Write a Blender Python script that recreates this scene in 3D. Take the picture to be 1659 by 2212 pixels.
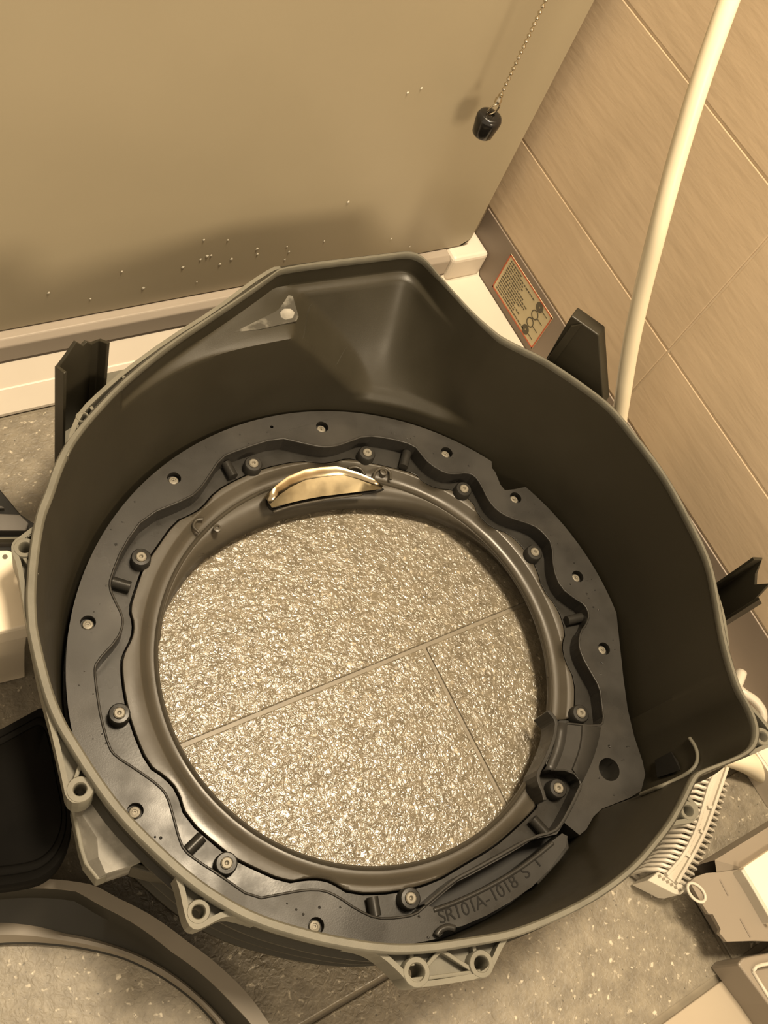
import bpy, math, random
from mathutils import Vector, Matrix
from mathutils.geometry import tessellate_polygon
import numpy as np
random.seed(7)
for o in list(bpy.data.objects): bpy.data.objects.remove(o, do_unlink=True)
SC = bpy.context.scene
COL = SC.collection

# ------------------------------------------------------------------ camera, world, lights, exposure
F, CX, CY, H = 2042.07, 829.5, 1106.0, 0.88          # focal length in pixels, centre, camera height
RM = np.array([[0.84719751, -0.44438311, 0.29117011],   # image right
               [-0.27777991, -0.83768514, -0.47023604],  # image down
               [0.45287383, 0.31750159, -0.83312546]])   # view direction
cd = bpy.data.cameras.new('camera'); cam = bpy.data.objects.new('camera', cd); COL.objects.link(cam)
cd.sensor_fit = 'VERTICAL'; cd.sensor_height = 36.0; cd.lens = 36.0 * F / 2212.0
cd.clip_start = 0.01
m4 = Matrix.Identity(4)
for i in range(3):
    m4[i][0] = RM[0][i]; m4[i][1] = -RM[1][i]; m4[i][2] = -RM[2][i]
m4[2][3] = H
cam.matrix_world = m4
SC.camera = cam

w = bpy.data.worlds.new('world'); SC.world = w; w.use_nodes = True
bg = w.node_tree.nodes['Background']
bg.inputs[0].default_value = (1.0, 0.80, 0.56, 1); bg.inputs[1].default_value = 0.82

def area(name, loc, target, size, power, color):
    l = bpy.data.lights.new(name, 'AREA'); l.shape = 'DISK'; l.size = size; l.energy = power; l.color = color
    o = bpy.data.objects.new(name, l); COL.objects.link(o); o.location = loc
    o.rotation_euler = (Vector(target) - Vector(loc)).to_track_quat('-Z', 'Y').to_euler()
    return o
area('ceiling_lamp', (0.56, 0.32, 2.05), (0.42, 0.2, 0), 0.36, 60.0, (1.0, 0.81, 0.56))
area('bath_lamp', (0.40, -2.60, 1.55), (0.4, 0.4, 0.2), 1.0, 50.0, (1.0, 0.80, 0.54))

SC.view_settings.view_transform = 'Standard'; SC.view_settings.look = 'None'
SC.view_settings.gamma = 1.0; SC.view_settings.use_curve_mapping = False
SC.view_settings.exposure = 0.0

# ------------------------------------------------------------------ helpers: points
def ray(x, y):
    return RM.T @ np.array([(x - CX) / F, (y - CY) / F, 1.0])
def at(x, y, z):
    d = ray(x, y); t = (z - H) / d[2]
    return Vector((d[0] * t, d[1] * t, z))
def atX(x, y, X):
    d = ray(x, y); t = X / d[0]
    return Vector((X, d[1] * t, H + d[2] * t))
def atY(x, y, Y):
    d = ray(x, y); t = Y / d[1]
    return Vector((d[0] * t, Y, H + d[2] * t))
def atD(x, y, D):
    d = ray(x, y) * D
    return Vector((d[0], d[1], H + d[2]))
def P(pts, z): return [at(x, y, z) for x, y in pts]

# ------------------------------------------------------------------ helpers: materials
def mat(name, col, rough=0.5, metal=0.0, var=0.10, vscale=30.0, bump=0.0, bscale=400.0, spec=0.5, coat=0.0, col2=None, c2scale=8.0, c2lo=0.5, c2hi=0.65, rvar=0.0):
    m = bpy.data.materials.new(name); m.use_nodes = True
    nt = m.node_tree; b = nt.nodes['Principled BSDF']
    b.inputs['Roughness'].default_value = rough; b.inputs['Metallic'].default_value = metal
    b.inputs['Specular IOR Level'].default_value = spec; b.inputs['Coat Weight'].default_value = coat
    tc = nt.nodes.new('ShaderNodeNewGeometry')
    n = nt.nodes.new('ShaderNodeTexNoise'); n.inputs['Scale'].default_value = vscale; n.inputs['Detail'].default_value = 5
    nt.links.new(tc.outputs['Position'], n.inputs['Vector'])
    r = nt.nodes.new('ShaderNodeValToRGB')
    r.color_ramp.elements[0].position = 0.3; r.color_ramp.elements[1].position = 0.7
    r.color_ramp.elements[0].color = [c * (1 - var) for c in col] + [1]
    r.color_ramp.elements[1].color = [c * (1 + var) for c in col] + [1]
    nt.links.new(n.outputs['Fac'], r.inputs['Fac'])
    out = r.outputs['Color']
    if col2:
        n2 = nt.nodes.new('ShaderNodeTexNoise'); n2.inputs['Scale'].default_value = c2scale; n2.inputs['Detail'].default_value = 6
        nt.links.new(tc.outputs['Position'], n2.inputs['Vector'])
        r2 = nt.nodes.new('ShaderNodeValToRGB'); r2.color_ramp.elements[0].position = c2lo; r2.color_ramp.elements[1].position = c2hi
        nt.links.new(n2.outputs['Fac'], r2.inputs['Fac'])
        mx = nt.nodes.new('ShaderNodeMix'); mx.data_type = 'RGBA'
        nt.links.new(r2.outputs['Color'], mx.inputs[0]); nt.links.new(out, mx.inputs[6]); mx.inputs[7].default_value = list(col2) + [1]
        out = mx.outputs[2]
    nt.links.new(out, b.inputs['Base Color'])
    if rvar:
        mr = nt.nodes.new('ShaderNodeMapRange'); mr.inputs[1].default_value = 0.35; mr.inputs[2].default_value = 0.65
        mr.inputs[3].default_value = rough - rvar; mr.inputs[4].default_value = rough + rvar
        nt.links.new(n.outputs['Fac'], mr.inputs[0]); nt.links.new(mr.outputs[0], b.inputs['Roughness'])
    if bump:
        n3 = nt.nodes.new('ShaderNodeTexNoise'); n3.inputs['Scale'].default_value = bscale; n3.inputs['Detail'].default_value = 3
        nt.links.new(tc.outputs['Position'], n3.inputs['Vector'])
        bp = nt.nodes.new('ShaderNodeBump'); bp.inputs['Strength'].default_value = bump; bp.inputs['Distance'].default_value = 0.001
        nt.links.new(n3.outputs['Fac'], bp.inputs['Height']); nt.links.new(bp.outputs['Normal'], b.inputs['Normal'])
    return m

M = {}
M['shell'] = mat('shell_plastic', (0.032, 0.028, 0.0185), 0.42, var=0.10, vscale=14, bump=0.05, bscale=900, rvar=0.08, spec=0.32)
M['rim'] = mat('rim_lit_plastic', (0.125, 0.118, 0.092), 0.5, var=0.12, vscale=60, bump=0.08, bscale=900, spec=0.32)  # same tub plastic, paler: light on the edges put into the colour
M['plate'] = mat('plate_plastic', (0.032, 0.030, 0.0265), 0.34, var=0.14, vscale=22, bump=0.04, bscale=800, col2=(0.042, 0.039, 0.034), c2scale=16, rvar=0.1, spec=0.24)
M['channel'] = mat('channel_plastic', (0.024, 0.0225, 0.0195), 0.33, var=0.12, vscale=30, bump=0.04, rvar=0.1, spec=0.24)
M['inner'] = mat('inner_ring_plastic', (0.060, 0.052, 0.039), 0.36, var=0.08, vscale=18, bump=0.03, rvar=0.1, spec=0.32)
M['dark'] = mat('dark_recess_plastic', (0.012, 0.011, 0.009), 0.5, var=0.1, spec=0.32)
M['screw'] = mat('screw_metal', (0.20, 0.18, 0.14), 0.5, metal=0.2, var=0.1, vscale=200)
M['chrome'] = mat('polished_metal', (0.50, 0.41, 0.27), 0.22, metal=1.0, var=0.10, vscale=60, rvar=0.04)
M['insert_reflection'] = mat('satin_reflection_metal', (0.33, 0.27, 0.165), 0.42, metal=0.75, var=0.18, vscale=70, rvar=0.06)  # front face of the metal piece: gold floor reflection put into its colour
M['lug'] = mat('lug_plastic', (0.145, 0.136, 0.105), 0.5, var=0.12, vscale=50, bump=0.06, bscale=800, spec=0.32)
M['chalk'] = mat('scaled_plastic', (0.16, 0.15, 0.125), 0.5, var=0.15, vscale=40, col2=(0.33, 0.31, 0.27), c2scale=35, c2lo=0.5, c2hi=0.72, bump=0.2, bscale=200)
M['stain'] = mat('water_stain_plastic', (0.05, 0.046, 0.036), 0.4, var=0.1, col2=(0.20, 0.19, 0.16), c2scale=60, c2lo=0.52, c2hi=0.7)
M['ink'] = mat('moulded_mark_ink', (0.016, 0.015, 0.0135), 0.6, spec=0.1)
M['water'] = mat('water_drop', (0.9, 0.9, 0.9), 0.03, var=0.0)
_b = M['water'].node_tree.nodes['Principled BSDF']; _b.inputs['Transmission Weight'].default_value = 1.0; _b.inputs['IOR'].default_value = 1.33
M['door'] = mat('door_laminate', (0.345, 0.296, 0.205), 0.34, var=0.03, vscale=6, bump=0.02, bscale=600, rvar=0.04)
M['sillwhite'] = mat('sill_white_plastic', (0.70, 0.63, 0.53), 0.35, var=0.04, vscale=10)
M['sillgrey'] = mat('sill_grey_rubber', (0.20, 0.165, 0.13), 0.55, var=0.06, vscale=12)
M['railsill'] = mat('rail_plastic', (0.36, 0.31, 0.255), 0.35, var=0.04, vscale=12)
M['base'] = mat('baseboard_vinyl', (0.25, 0.20, 0.155), 0.5, var=0.06, vscale=9, bump=0.03)
M['grout'] = mat('wall_grout', (0.78, 0.65, 0.48), 0.8, var=0.06, vscale=60)
M['fgrout'] = mat('floor_grout', (0.20, 0.172, 0.125), 0.45, var=0.12, vscale=60)
M['hose'] = mat('hose_vinyl', (0.74, 0.66, 0.49), 0.35, var=0.03, vscale=20)
M['white'] = mat('white_plastic', (0.52, 0.475, 0.39), 0.4, var=0.04, vscale=20)
M['cream'] = mat('cream_plastic', (0.80, 0.70, 0.54), 0.4, var=0.04, vscale=15)
M['black'] = mat('black_rubber', (0.004, 0.0036, 0.003), 0.75, var=0.25, vscale=20, spec=0.05)
M['blackgloss'] = mat('black_gloss_plastic', (0.012, 0.011, 0.01), 0.12, var=0.0)
M['beige'] = mat('beige_plastic', (0.235, 0.198, 0.152), 0.45, var=0.03, vscale=12)
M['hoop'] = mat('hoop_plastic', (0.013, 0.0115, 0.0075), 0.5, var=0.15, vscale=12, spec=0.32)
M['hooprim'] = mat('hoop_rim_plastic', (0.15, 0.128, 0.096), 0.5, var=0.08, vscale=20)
M['chain'] = mat('chain_metal', (0.62, 0.55, 0.42), 0.22, metal=1.0, var=0.05)
M['paper'] = mat('sticker_paper', (0.62, 0.54, 0.34), 0.5, var=0.04, vscale=50)
M['red'] = mat('sticker_red_print', (0.52, 0.10, 0.03), 0.5, var=0.1, vscale=80)
M['print'] = mat('sticker_black_print', (0.10, 0.085, 0.05), 0.6, var=0.1)
M['frame'] = mat('grey_frame_plastic', (0.13, 0.12, 0.107), 0.45, var=0.06)
M['thresh'] = mat('pale_vinyl', (0.375, 0.315, 0.235), 0.5, var=0.05, vscale=8, bump=0.03)
M['splash'] = mat('dried_splash', (0.6, 0.56, 0.46), 0.4, var=0.05)

def wall_tile_mat():
    m = mat('wall_tile_glaze', (0.70, 0.555, 0.385), 0.42, var=0.05, vscale=9)
    nt = m.node_tree; b = nt.nodes['Principled BSDF']
    g = nt.nodes.new('ShaderNodeNewGeometry'); mp = nt.nodes.new('ShaderNodeMapping')
    mp.inputs['Scale'].default_value = (1, 14, 60); mp.inputs['Rotation'].default_value = (0.25, 0, 0)
    n = nt.nodes.new('ShaderNodeTexNoise'); n.inputs['Scale'].default_value = 1.0; n.inputs['Detail'].default_value = 6
    nt.links.new(g.outputs['Position'], mp.inputs['Vector']); nt.links.new(mp.outputs[0], n.inputs['Vector'])
    bp = nt.nodes.new('ShaderNodeBump'); bp.inputs['Strength'].default_value = 0.35; bp.inputs['Distance'].default_value = 0.0015
    nt.links.new(n.outputs['Fac'], bp.inputs['Height']); nt.links.new(bp.outputs['Normal'], b.inputs['Normal'])
    return m
M['wtile'] = wall_tile_mat()

def floor_tile_mat():
    m = bpy.data.materials.new('floor_tile_stone'); m.use_nodes = True
    nt = m.node_tree; b = nt.nodes['Principled BSDF']; L = nt.links.new
    g = nt.nodes.new('ShaderNodeNewGeometry')
    def noise(s, d=5, ro=0.55):
        n = nt.nodes.new('ShaderNodeTexNoise'); n.inputs['Scale'].default_value = s; n.inputs['Detail'].default_value = d
        n.inputs['Roughness'].default_value = ro; L(g.outputs['Position'], n.inputs['Vector']); return n
    def ramp(src, p0, c0, p1, c1):
        r = nt.nodes.new('ShaderNodeValToRGB'); e = r.color_ramp.elements
        e[0].position = p0; e[0].color = (*c0, 1); e[1].position = p1; e[1].color = (*c1, 1); L(src, r.inputs['Fac']); return r
    base = ramp(noise(55, 8, 0.7).outputs['Fac'], 0.3, (0.120, 0.100, 0.068), 0.72, (0.255, 0.22, 0.158))
    spk = ramp(noise(140, 2).outputs['Fac'], 0.63, (0, 0, 0), 0.72, (1, 1, 1))
    mx = nt.nodes.new('ShaderNodeMix'); mx.data_type = 'RGBA'; L(spk.outputs['Color'], mx.inputs[0]); L(base.outputs['Color'], mx.inputs[6])
    mx.inputs[7].default_value = (0.52, 0.46, 0.35, 1)
    spd = ramp(noise(300, 2).outputs['Fac'], 0.27, (1, 1, 1), 0.34, (0, 0, 0))
    mx2 = nt.nodes.new('ShaderNodeMix'); mx2.data_type = 'RGBA'; L(spd.outputs['Color'], mx2.inputs[0]); L(mx.outputs[2], mx2.inputs[6])
    mx2.inputs[7].default_value = (0.07, 0.06, 0.04, 1)
    L(mx2.outputs[2], b.inputs['Base Color'])
    # wet patch left by the rinsed tub: a puddle with a ragged edge
    ds = nt.nodes.new('ShaderNodeVectorMath'); ds.operation = 'DISTANCE'; ds.inputs[1].default_value = (0.33, 0.17, 0); L(g.outputs['Position'], ds.inputs[0])
    wn = noise(14, 3); ad = nt.nodes.new('ShaderNodeMath'); ad.operation = 'MULTIPLY_ADD'; L(wn.outputs['Fac'], ad.inputs[0]); ad.inputs[1].default_value = 0.12; L(ds.outputs['Value'], ad.inputs[2])
    wet = nt.nodes.new('ShaderNodeMapRange'); wet.inputs[1].default_value = 0.26; wet.inputs[2].default_value = 0.34; wet.inputs[3].default_value = 1.0; wet.inputs[4].default_value = 0.0
    L(ad.outputs[0], wet.inputs[0])
    rr = nt.nodes.new('ShaderNodeMapRange'); rr.inputs[3].default_value = 0.55; rr.inputs[4].default_value = 0.23; L(wet.outputs[0], rr.inputs[0]); L(rr.outputs[0], b.inputs['Roughness'])
    n1 = noise(165, 2, 0.5); n1.inputs['Distortion'].default_value = 1.2; n2 = noise(60, 3)
    am = nt.nodes.new('ShaderNodeMath'); am.operation = 'MULTIPLY_ADD'; L(n2.outputs['Fac'], am.inputs[0]); am.inputs[1].default_value = 1.0; L(n1.outputs['Fac'], am.inputs[2])
    bp = nt.nodes.new('ShaderNodeBump'); bp.inputs['Strength'].default_value = 1.0; bp.inputs['Distance'].default_value = 0.0018
    L(am.outputs[0], bp.inputs['Height']); L(bp.outputs['Normal'], b.inputs['Normal'])
    st_ = nt.nodes.new('ShaderNodeMapRange'); st_.inputs[3].default_value = 0.40; st_.inputs[4].default_value = 1.0; L(wet.outputs[0], st_.inputs[0]); L(st_.outputs[0], bp.inputs['Strength'])
    b.inputs['Specular IOR Level'].default_value = 0.85
    return m
M['ftile'] = floor_tile_mat()

# ------------------------------------------------------------------ helpers: objects
ROOT = {}
def root_loc(o):
    while o is not None:
        if o.name in ROOT: return ROOT[o.name]
        o = o.parent
    return Vector((0, 0, 0))
def thing(name, label, cat, loc, group=None):
    o = bpy.data.objects.new(name, None); COL.objects.link(o); o.location = loc; o.empty_display_size = 0.02
    o['label'] = label; o['category'] = cat
    if group: o['group'] = group
    ROOT[o.name] = Vector(loc)
    return o
def mesh(name, verts, faces, m, parent=None, smooth=False, bevel=0.0, solid=0.0, seg=2, sharp=None):
    off = root_loc(parent) if parent else Vector((0, 0, 0))
    me = bpy.data.meshes.new(name)
    me.from_pydata([tuple(Vector(v) - off) for v in verts], [], faces); me.validate(); me.update()
    me.materials.append(M[m] if isinstance(m, str) else m)
    o = bpy.data.objects.new(name, me); COL.objects.link(o)
    if parent: o.parent = parent
    if smooth:
        for p in me.polygons: p.use_smooth = True
        if sharp: me.set_sharp_from_angle(angle=math.radians(sharp))
    if solid:
        s = o.modifiers.new('solid', 'SOLIDIFY'); s.thickness = solid; s.offset = 0
    if bevel:
        b = o.modifiers.new('bevel', 'BEVEL'); b.width = bevel; b.segments = seg; b.limit_method = 'ANGLE'; b.angle_limit = math.radians(40)
    return o
def inst(o, loc, parent, rotz=0.0):
    c = o.copy(); COL.objects.link(c); c.parent = parent; c.location = Vector(loc) - root_loc(parent); c.rotation_euler = (0, 0, rotz)
    return c
class MB:
    def __init__(s): s.v = []; s.f = []
    def add(s, v, f):
        n = len(s.v); s.v += [Vector(x) for x in v]; s.f += [tuple(i + n for i in q) for q in f]; return s
    def box(s, lo, hi):
        x0, y0, z0 = lo; x1, y1, z1 = hi
        return s.add([(x0, y0, z0), (x1, y0, z0), (x1, y1, z0), (x0, y1, z0), (x0, y0, z1), (x1, y0, z1), (x1, y1, z1), (x0, y1, z1)],
                     [(0, 3, 2, 1), (4, 5, 6, 7), (0, 1, 5, 4), (1, 2, 6, 5), (2, 3, 7, 6), (3, 0, 4, 7)])
    def plate(s, loops, zt, zb):
        """flat plate with holes: loops[0] outline, the rest holes"""
        loops = [[Vector((p[0], p[1], 0)) for p in lp] for lp in loops]
        flat = [p for lp in loops for p in lp]
        tri = tessellate_polygon(loops)
        n = len(flat); v = [(p.x, p.y, zt) for p in flat] + [(p.x, p.y, zb) for p in flat]; f = []
        for a, b, c in tri:
            nrm = (flat[b] - flat[a]).cross(flat[c] - flat[a]).z
            if abs(nrm) < 1e-14: continue
            if nrm < 0: a, c = c, a
            f.append((a, b, c)); f.append((n + c, n + b, n + a))
        k = 0
        for li, lp in enumerate(loops):
            area2 = sum(lp[i].x * lp[(i + 1) % len(lp)].y - lp[(i + 1) % len(lp)].x * lp[i].y for i in range(len(lp)))
            ccw = (area2 > 0) == (li == 0)
            for i in range(len(lp)):
                a, b = k + i, k + (i + 1) % len(lp)
                f.append((a, n + a, n + b, b) if ccw else (b, n + b, n + a, a))
            k += len(lp)
        return s.add(v, f)
    def ribbon(s, pts, zt, zb, th):
        """upright thin wall along a plan polyline; zt may be a list"""
        n = len(pts); v = []; f = []
        for i, p in enumerate(pts):
            a = pts[max(i - 1, 0)]; b = pts[min(i + 1, n - 1)]
            d = Vector((b[0] - a[0], b[1] - a[1], 0)).normalized(); q = Vector((-d.y, d.x, 0)) * th / 2
            z1 = zt[i] if isinstance(zt, (list, tuple)) else zt; z0 = zb[i] if isinstance(zb, (list, tuple)) else zb
            for sg, z in ((1, z1), (-1, z1), (-1, z0), (1, z0)):
                v.append((p[0] + sg * q.x, p[1] + sg * q.y, z))
        for i in range(n - 1):
            for k in range(4):
                a = 4 * i + k; b = 4 * i + (k + 1) % 4; f.append((b, a, a + 4, b + 4))
        f.append((0, 1, 2, 3)); e = 4 * (n - 1); f.append((e + 3, e + 2, e + 1, e))
        return s.add(v, f)
    def lathe(s, prof, c=(0, 0, 0), n=24, cap0=True, cap1=True):
        v = []; f = []; m = len(prof)
        for j in range(n):
            a = 2 * math.pi * j / n
            for r, z in prof: v.append((c[0] + r * math.cos(a), c[1] + r * math.sin(a), c[2] + z))
        for j in range(n):
            k = (j + 1) % n
            for i in range(m - 1): f.append((j * m + i, k * m + i, k * m + i + 1, j * m + i + 1))
        if cap0 and prof[0][0] > 1e-6: f.append(tuple(j * m for j in range(n))[::-1])
        if cap1 and prof[-1][0] > 1e-6: f.append(tuple(j * m + m - 1 for j in range(n)))
        return s.add(v, f)
    def tube(s, path, r, n=12, caps=True):
        path = [Vector(p) for p in path]; m = len(path); v = []; f = []
        up = Vector((0, 0, 1)); prev = None
        for i, p in enumerate(path):
            d = (path[min(i + 1, m - 1)] - path[max(i - 1, 0)]).normalized()
            if prev is None:
                x = d.cross(up)
                if x.length < 1e-4: x = d.cross(Vector((1, 0, 0)))
                x.normalize()
            else:
                x = (prev - d * prev.dot(d)).normalized()
            prev = x; y = d.cross(x); rr = r[i] if isinstance(r, (list, tuple)) else r
            for k in range(n):
                a = 2 * math.pi * k / n; v.append(p + x * rr * math.cos(a) + y * rr * math.sin(a))
        for i in range(m - 1):
            for k in range(n):
                a = i * n + k; b = i * n + (k + 1) % n; f.append((a, b, b + n, a + n))
        if caps: f.append(tuple(range(n))[::-1]); f.append(tuple((m - 1) * n + k for k in range(n)))
        return s.add(v, f)
    def loft(s, rows, closed=True):
        n = len(rows[0]); v = [p for r in rows for p in r]; f = []
        for i in range(len(rows) - 1):
            for k in range(n if closed else n - 1):
                a = i * n + k; b = i * n + (k + 1) % n; f.append((a, b, b + n, a + n))
        return s.add(v, f)
    def build(s, name, m, parent=None, **k): return mesh(name, s.v, s.f, m, parent, **k)
def chaikin(pts, it=1, closed=True):
    for _ in range(it):
        out = []; n = len(pts)
        for i in range(n if closed else n - 1):
            a, b = Vector(pts[i]), Vector(pts[(i + 1) % n])
            out += [a * 0.75 + b * 0.25, a * 0.25 + b * 0.75]
        if not closed: out = [Vector(pts[0])] + out + [Vector(pts[-1])]
        pts = out
    return pts
def spline(pts, n):
    pts = [Vector(p) for p in pts]; out = []
    q = [pts[0] * 2 - pts[1]] + pts + [pts[-1] * 2 - pts[-2]]
    for i in range(1, len(q) - 2):
        for k in range(n):
            t = k / n; a, b, c, d = q[i - 1], q[i], q[i + 1], q[i + 2]
            out.append(0.5 * ((2 * b) + (c - a) * t + (2 * a - 5 * b + 4 * c - d) * t * t + (3 * b - a - 3 * c + d) * t ** 3))
    out.append(pts[-1]); return out
def structure(o): o['kind'] = 'structure'; return o

# ------------------------------------------------------------------ the room
WX, DY = 0.753, 0.615
fl = structure(MB().box((-0.9, -0.60, -0.05), (WX, DY + 0.05, -0.0022)).build('floor', 'fgrout'))
rows = [(-0.230, -0.079, 0.07), (-0.079, 0.179, 0.445), (0.179, 0.437, 0.104), (0.437, 0.5655, 0.36)]
G = 0.0022
for y0, y1, xj in rows:
    x = xj - 0.516 * 3
    while x < WX:
        a, b = max(x, -0.9), min(x + 0.516, 0.7525)
        if b - a > 0.02:
            MB().box((a + G, y0 + G, -0.02), (b - G, y1 - G, 0.0)).build('tile', 'ftile', fl, bevel=0.0012)
        x += 0.516
t = MB().box((-0.9, -0.60, -0.02), (WX - 0.001, -0.2345, 0.0015)).build('trim_1', 'thresh', bevel=0.001); structure(t)
# right wall with tiles
wr = structure(MB().box((WX, -0.60, -0.02), (WX + 0.1, DY + 0.08, 1.3)).build('wall_right', 'grout'))
for z0, z1 in ((0.114, 0.2175), (0.2175, 0.4175), (0.4175, 0.6175), (0.6175, 0.8175), (0.8175, 1.0175), (1.0175, 1.2175)):
    for y0 in (-0.475, -0.075, 0.325):
        MB().box((WX - 0.0016, y0 + 0.0013, z0 + 0.0013), (WX + 0.02, min(y0 + 0.4, DY + 0.075) - 0.0013, z1 - 0.0013)).build('tile', 'wtile', wr, bevel=0.0010)
structure(MB().box((WX - 0.0028, -0.55, 0.0), (WX, DY + 0.02, 0.1125)).build('baseboard_right', 'base', bevel=0.0008))
# the grey-olive sliding door
db = MB()
c = [(-0.9, 0.076), (0.716, 0.076)] + [(0.7125 + 0.012 * math.sin(a), 0.088 - 0.012 * math.cos(a)) for a in [i * math.pi / 12 for i in range(7)]] + [(0.7245, 1.3), (-0.9, 1.3)]
n = len(c)
db.add([(x, DY, z) for x, z in c] + [(x, DY + 0.03, z) for x, z in c], [tuple(range(n)), tuple(range(2 * n - 1, n - 1, -1))] + [(i + n, (i + 1) % n + n, (i + 1) % n, i) for i in range(n)])
dr = structure(db.build('door_1', 'door', bevel=0.002))
wb = structure(MB().box((-0.9, DY + 0.045, 0.0), (WX, DY + 0.08, 1.3)).build('wall_back', 'sillgrey'))
# sill under the door: pale rail, grey riser, white ledge
def sweepx(name, prof, x0, x1, m):
    n = len(prof); v = [(x0, y, z) for y, z in prof] + [(x1, y, z) for y, z in prof]
    f = [tuple(range(n)), tuple(range(2 * n - 1, n - 1, -1))] + [((i + 1) % n, i, i + n, (i + 1) % n + n) for i in range(n)]
    return structure(mesh(name, v, f, m, bevel=0.0012))
sweepx('trim_2', [(0.6005, 0.0675), (0.606, 0.0735), (0.640, 0.0745), (0.640, 0.045), (0.6005, 0.045)], -0.9, 0.692, 'railsill')
sweepx('trim_3', [(0.6015, 0.045), (0.640, 0.045), (0.640, 0.0), (0.6015, 0.0)], -0.9, 0.70, 'sillgrey')
sweepx('trim_4', [(0.5660, 0.0), (0.5665, 0.004), (0.5835, 0.0225), (0.5845, 0.0215), (0.6015, 0.0415), (0.6015, 0.0)], -0.9, 0.7495, 'sillwhite')
# white pan edge running along the right wall
structure(MB().plate([[(0.7495, 0.60), (0.7495, -0.30), (0.728, -0.30), (0.722, -0.05), (0.69, 0.25), (0.655, 0.45), (0.655, 0.60)]], 0.034, 0.0).build('trim_5', 'sillwhite', bevel=0.006))
structure(MB().box((0.693, 0.596, 0.034), (0.7495, 0.640, 0.0735)).build('trim_6', 'sillwhite', bevel=0.006, seg=3))

# dried splashes on the door
sp = MB()
for x, y, r in [(447, 553, 4.5), (433, 560, 3), (456, 551, 3), (475, 570, 4), (500, 559, 4), (395, 577, 4), (555, 537, 4), (556, 548, 3), (309, 622, 4.5), (105, 632, 3.5), (195, 645, 2.5), (440, 518, 3), (492, 518, 2.5), (624, 543, 3), (615, 560, 2.5), (752, 436, 4), (620, 532, 2), (263, 586, 2.5), (700, 520, 2), (845, 515, 3), (885, 532, 3.5), (910, 190, 3), (880, 200, 3), (425, 608, 2)]:
    p = atY(x, y, DY); r *= 0.00042
    sp.add([(p.x + r * math.cos(a) * (1 + 0.25 * math.sin(3 * a + x)), DY - 0.0004, p.z + r * 1.2 * math.sin(a)) for a in [k * math.pi / 5 for k in range(10)]] + [(p.x, DY - 0.0012, p.z)],
           [(k, (k + 1) % 10, 10) for k in range(10)])
o = sp.build('splash_marks', 'splash', dr); o['kind'] = 'stuff'

# ------------------------------------------------------------------ the tub
C = Vector((0.3635, 0.1755, 0))
ZR, ZP, ZC, ZB = 0.21, 0.060, 0.040, 0.020     # rim, ring plate, channel floor, tub floor
RIM = [(110, 1487), (81, 1367), (78, 1335), (76, 1284), (79, 1233), (83, 1192), (89.5, 1148), (98, 1107), (114, 1070), (131, 1016), (156, 961), (186, 919),
       (219, 881), (262, 835), (321, 784), (380, 738), (451, 691), (527, 640), (586, 598), (600, 587), (614, 582), (700, 571), (752, 565), (840, 554), (878, 549), (899, 552),
       (920, 565), (954, 607), (1022, 683), (1066, 721), (1084, 735), (1138, 762), (1164, 774), (1193, 791), (1247, 827), (1301, 867), (1330, 894),
       (1381, 958), (1423, 1013), (1461, 1076), (1491, 1135), (1522, 1196), (1535, 1238), (1543, 1280), (1549, 1313), (1555, 1349), (1562, 1387),
       (1574, 1431), (1592, 1487), (1613, 1522), (1626, 1552), (1632, 1579), (1627, 1606), (1610, 1625), (1567, 1644), (1513, 1664), (1499, 1673),
       (1488, 1693), (1469, 1734), (1442, 1780), (1410, 1821), (1378, 1858), (1334, 1897), (1265, 1943), (1169, 1987), (1096, 2013), (1007, 2027),
       (923, 2039), (834, 2040), (729, 2024), (644, 2003), (575, 1982), (506, 1951), (422, 1896), (337, 1820), (270, 1752), (211, 1672), (169, 1605), (139, 1558)]
def polar(pts, c=C):
    return [((math.atan2(p[1] - c[1], p[0] - c[0])) % (2 * math.pi), math.hypot(p[0] - c[0], p[1] - c[1])) for p in pts]
def table(pts, c=C):
    t = sorted(polar(pts, c)); th = np.array([a for a, _ in t]); r = np.array([b for _, b in t])
    th = np.concatenate([th - 2 * math.pi, th, th + 2 * math.pi]); r = np.concatenate([r, r, r])
    return lambda a: float(np.interp(a % (2 * math.pi), th, r))
rim_xy = chaikin(P(RIM, ZR), 2)
rr = table(rim_xy)
PLATE_BULGE = [(1338, 1394), (1347, 1467), (1356, 1532), (1370, 1591), (1388, 1644), (1394, 1673), (1385, 1708)]
pb = polar(P(PLATE_BULGE, ZP)); pbt = sorted(pb)
def sd(a): return math.degrees((a + math.pi) % (2 * math.pi) - math.pi)
def rb(a):
    base = min(0.2815, rr(a) - 0.006)
    d = sd(a); lo, hi = sd(pbt[0][0]), sd(pbt[-1][0])
    lo, hi = min(sd(x) for x, _ in pb), max(sd(x) for x, _ in pb)
    if lo <= d <= hi:
        xs = sorted((sd(x), r) for x, r in pb)
        base = max(base if d > -35 else 0, float(np.interp(d, [x for x, _ in xs], [r for _, r in xs])) + 0.003)
    elif lo - 8 < d < lo:
        k = (lo - d) / 8; base = (pb[-1][1] + 0.003) * (1 - k) + base * k
    return base
def ang(x, y, z): 
    p = at(x, y, z); return math.degrees(math.atan2(p.y - C.y, p.x - C.x))
ZS = 0.1825            # depth of the shelf / pocket lip below the rim
pl = [(ang(645, 697, ZS), ZS), (ang(790, 850, 0.088), 0.088)]     # pocket left crease (angle, z)
pr = [(ang(912, 607, ZS), ZS), (ang(965, 886, 0.088), 0.088)]
a_sh = ang(240, 860, ZS)
def sstep(x, a, b):
    t = min(1, max(0, (x - a) / (b - a))); return t * t * (3 - 2 * t)
a_se = ang(372, 793, ZS)
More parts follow.
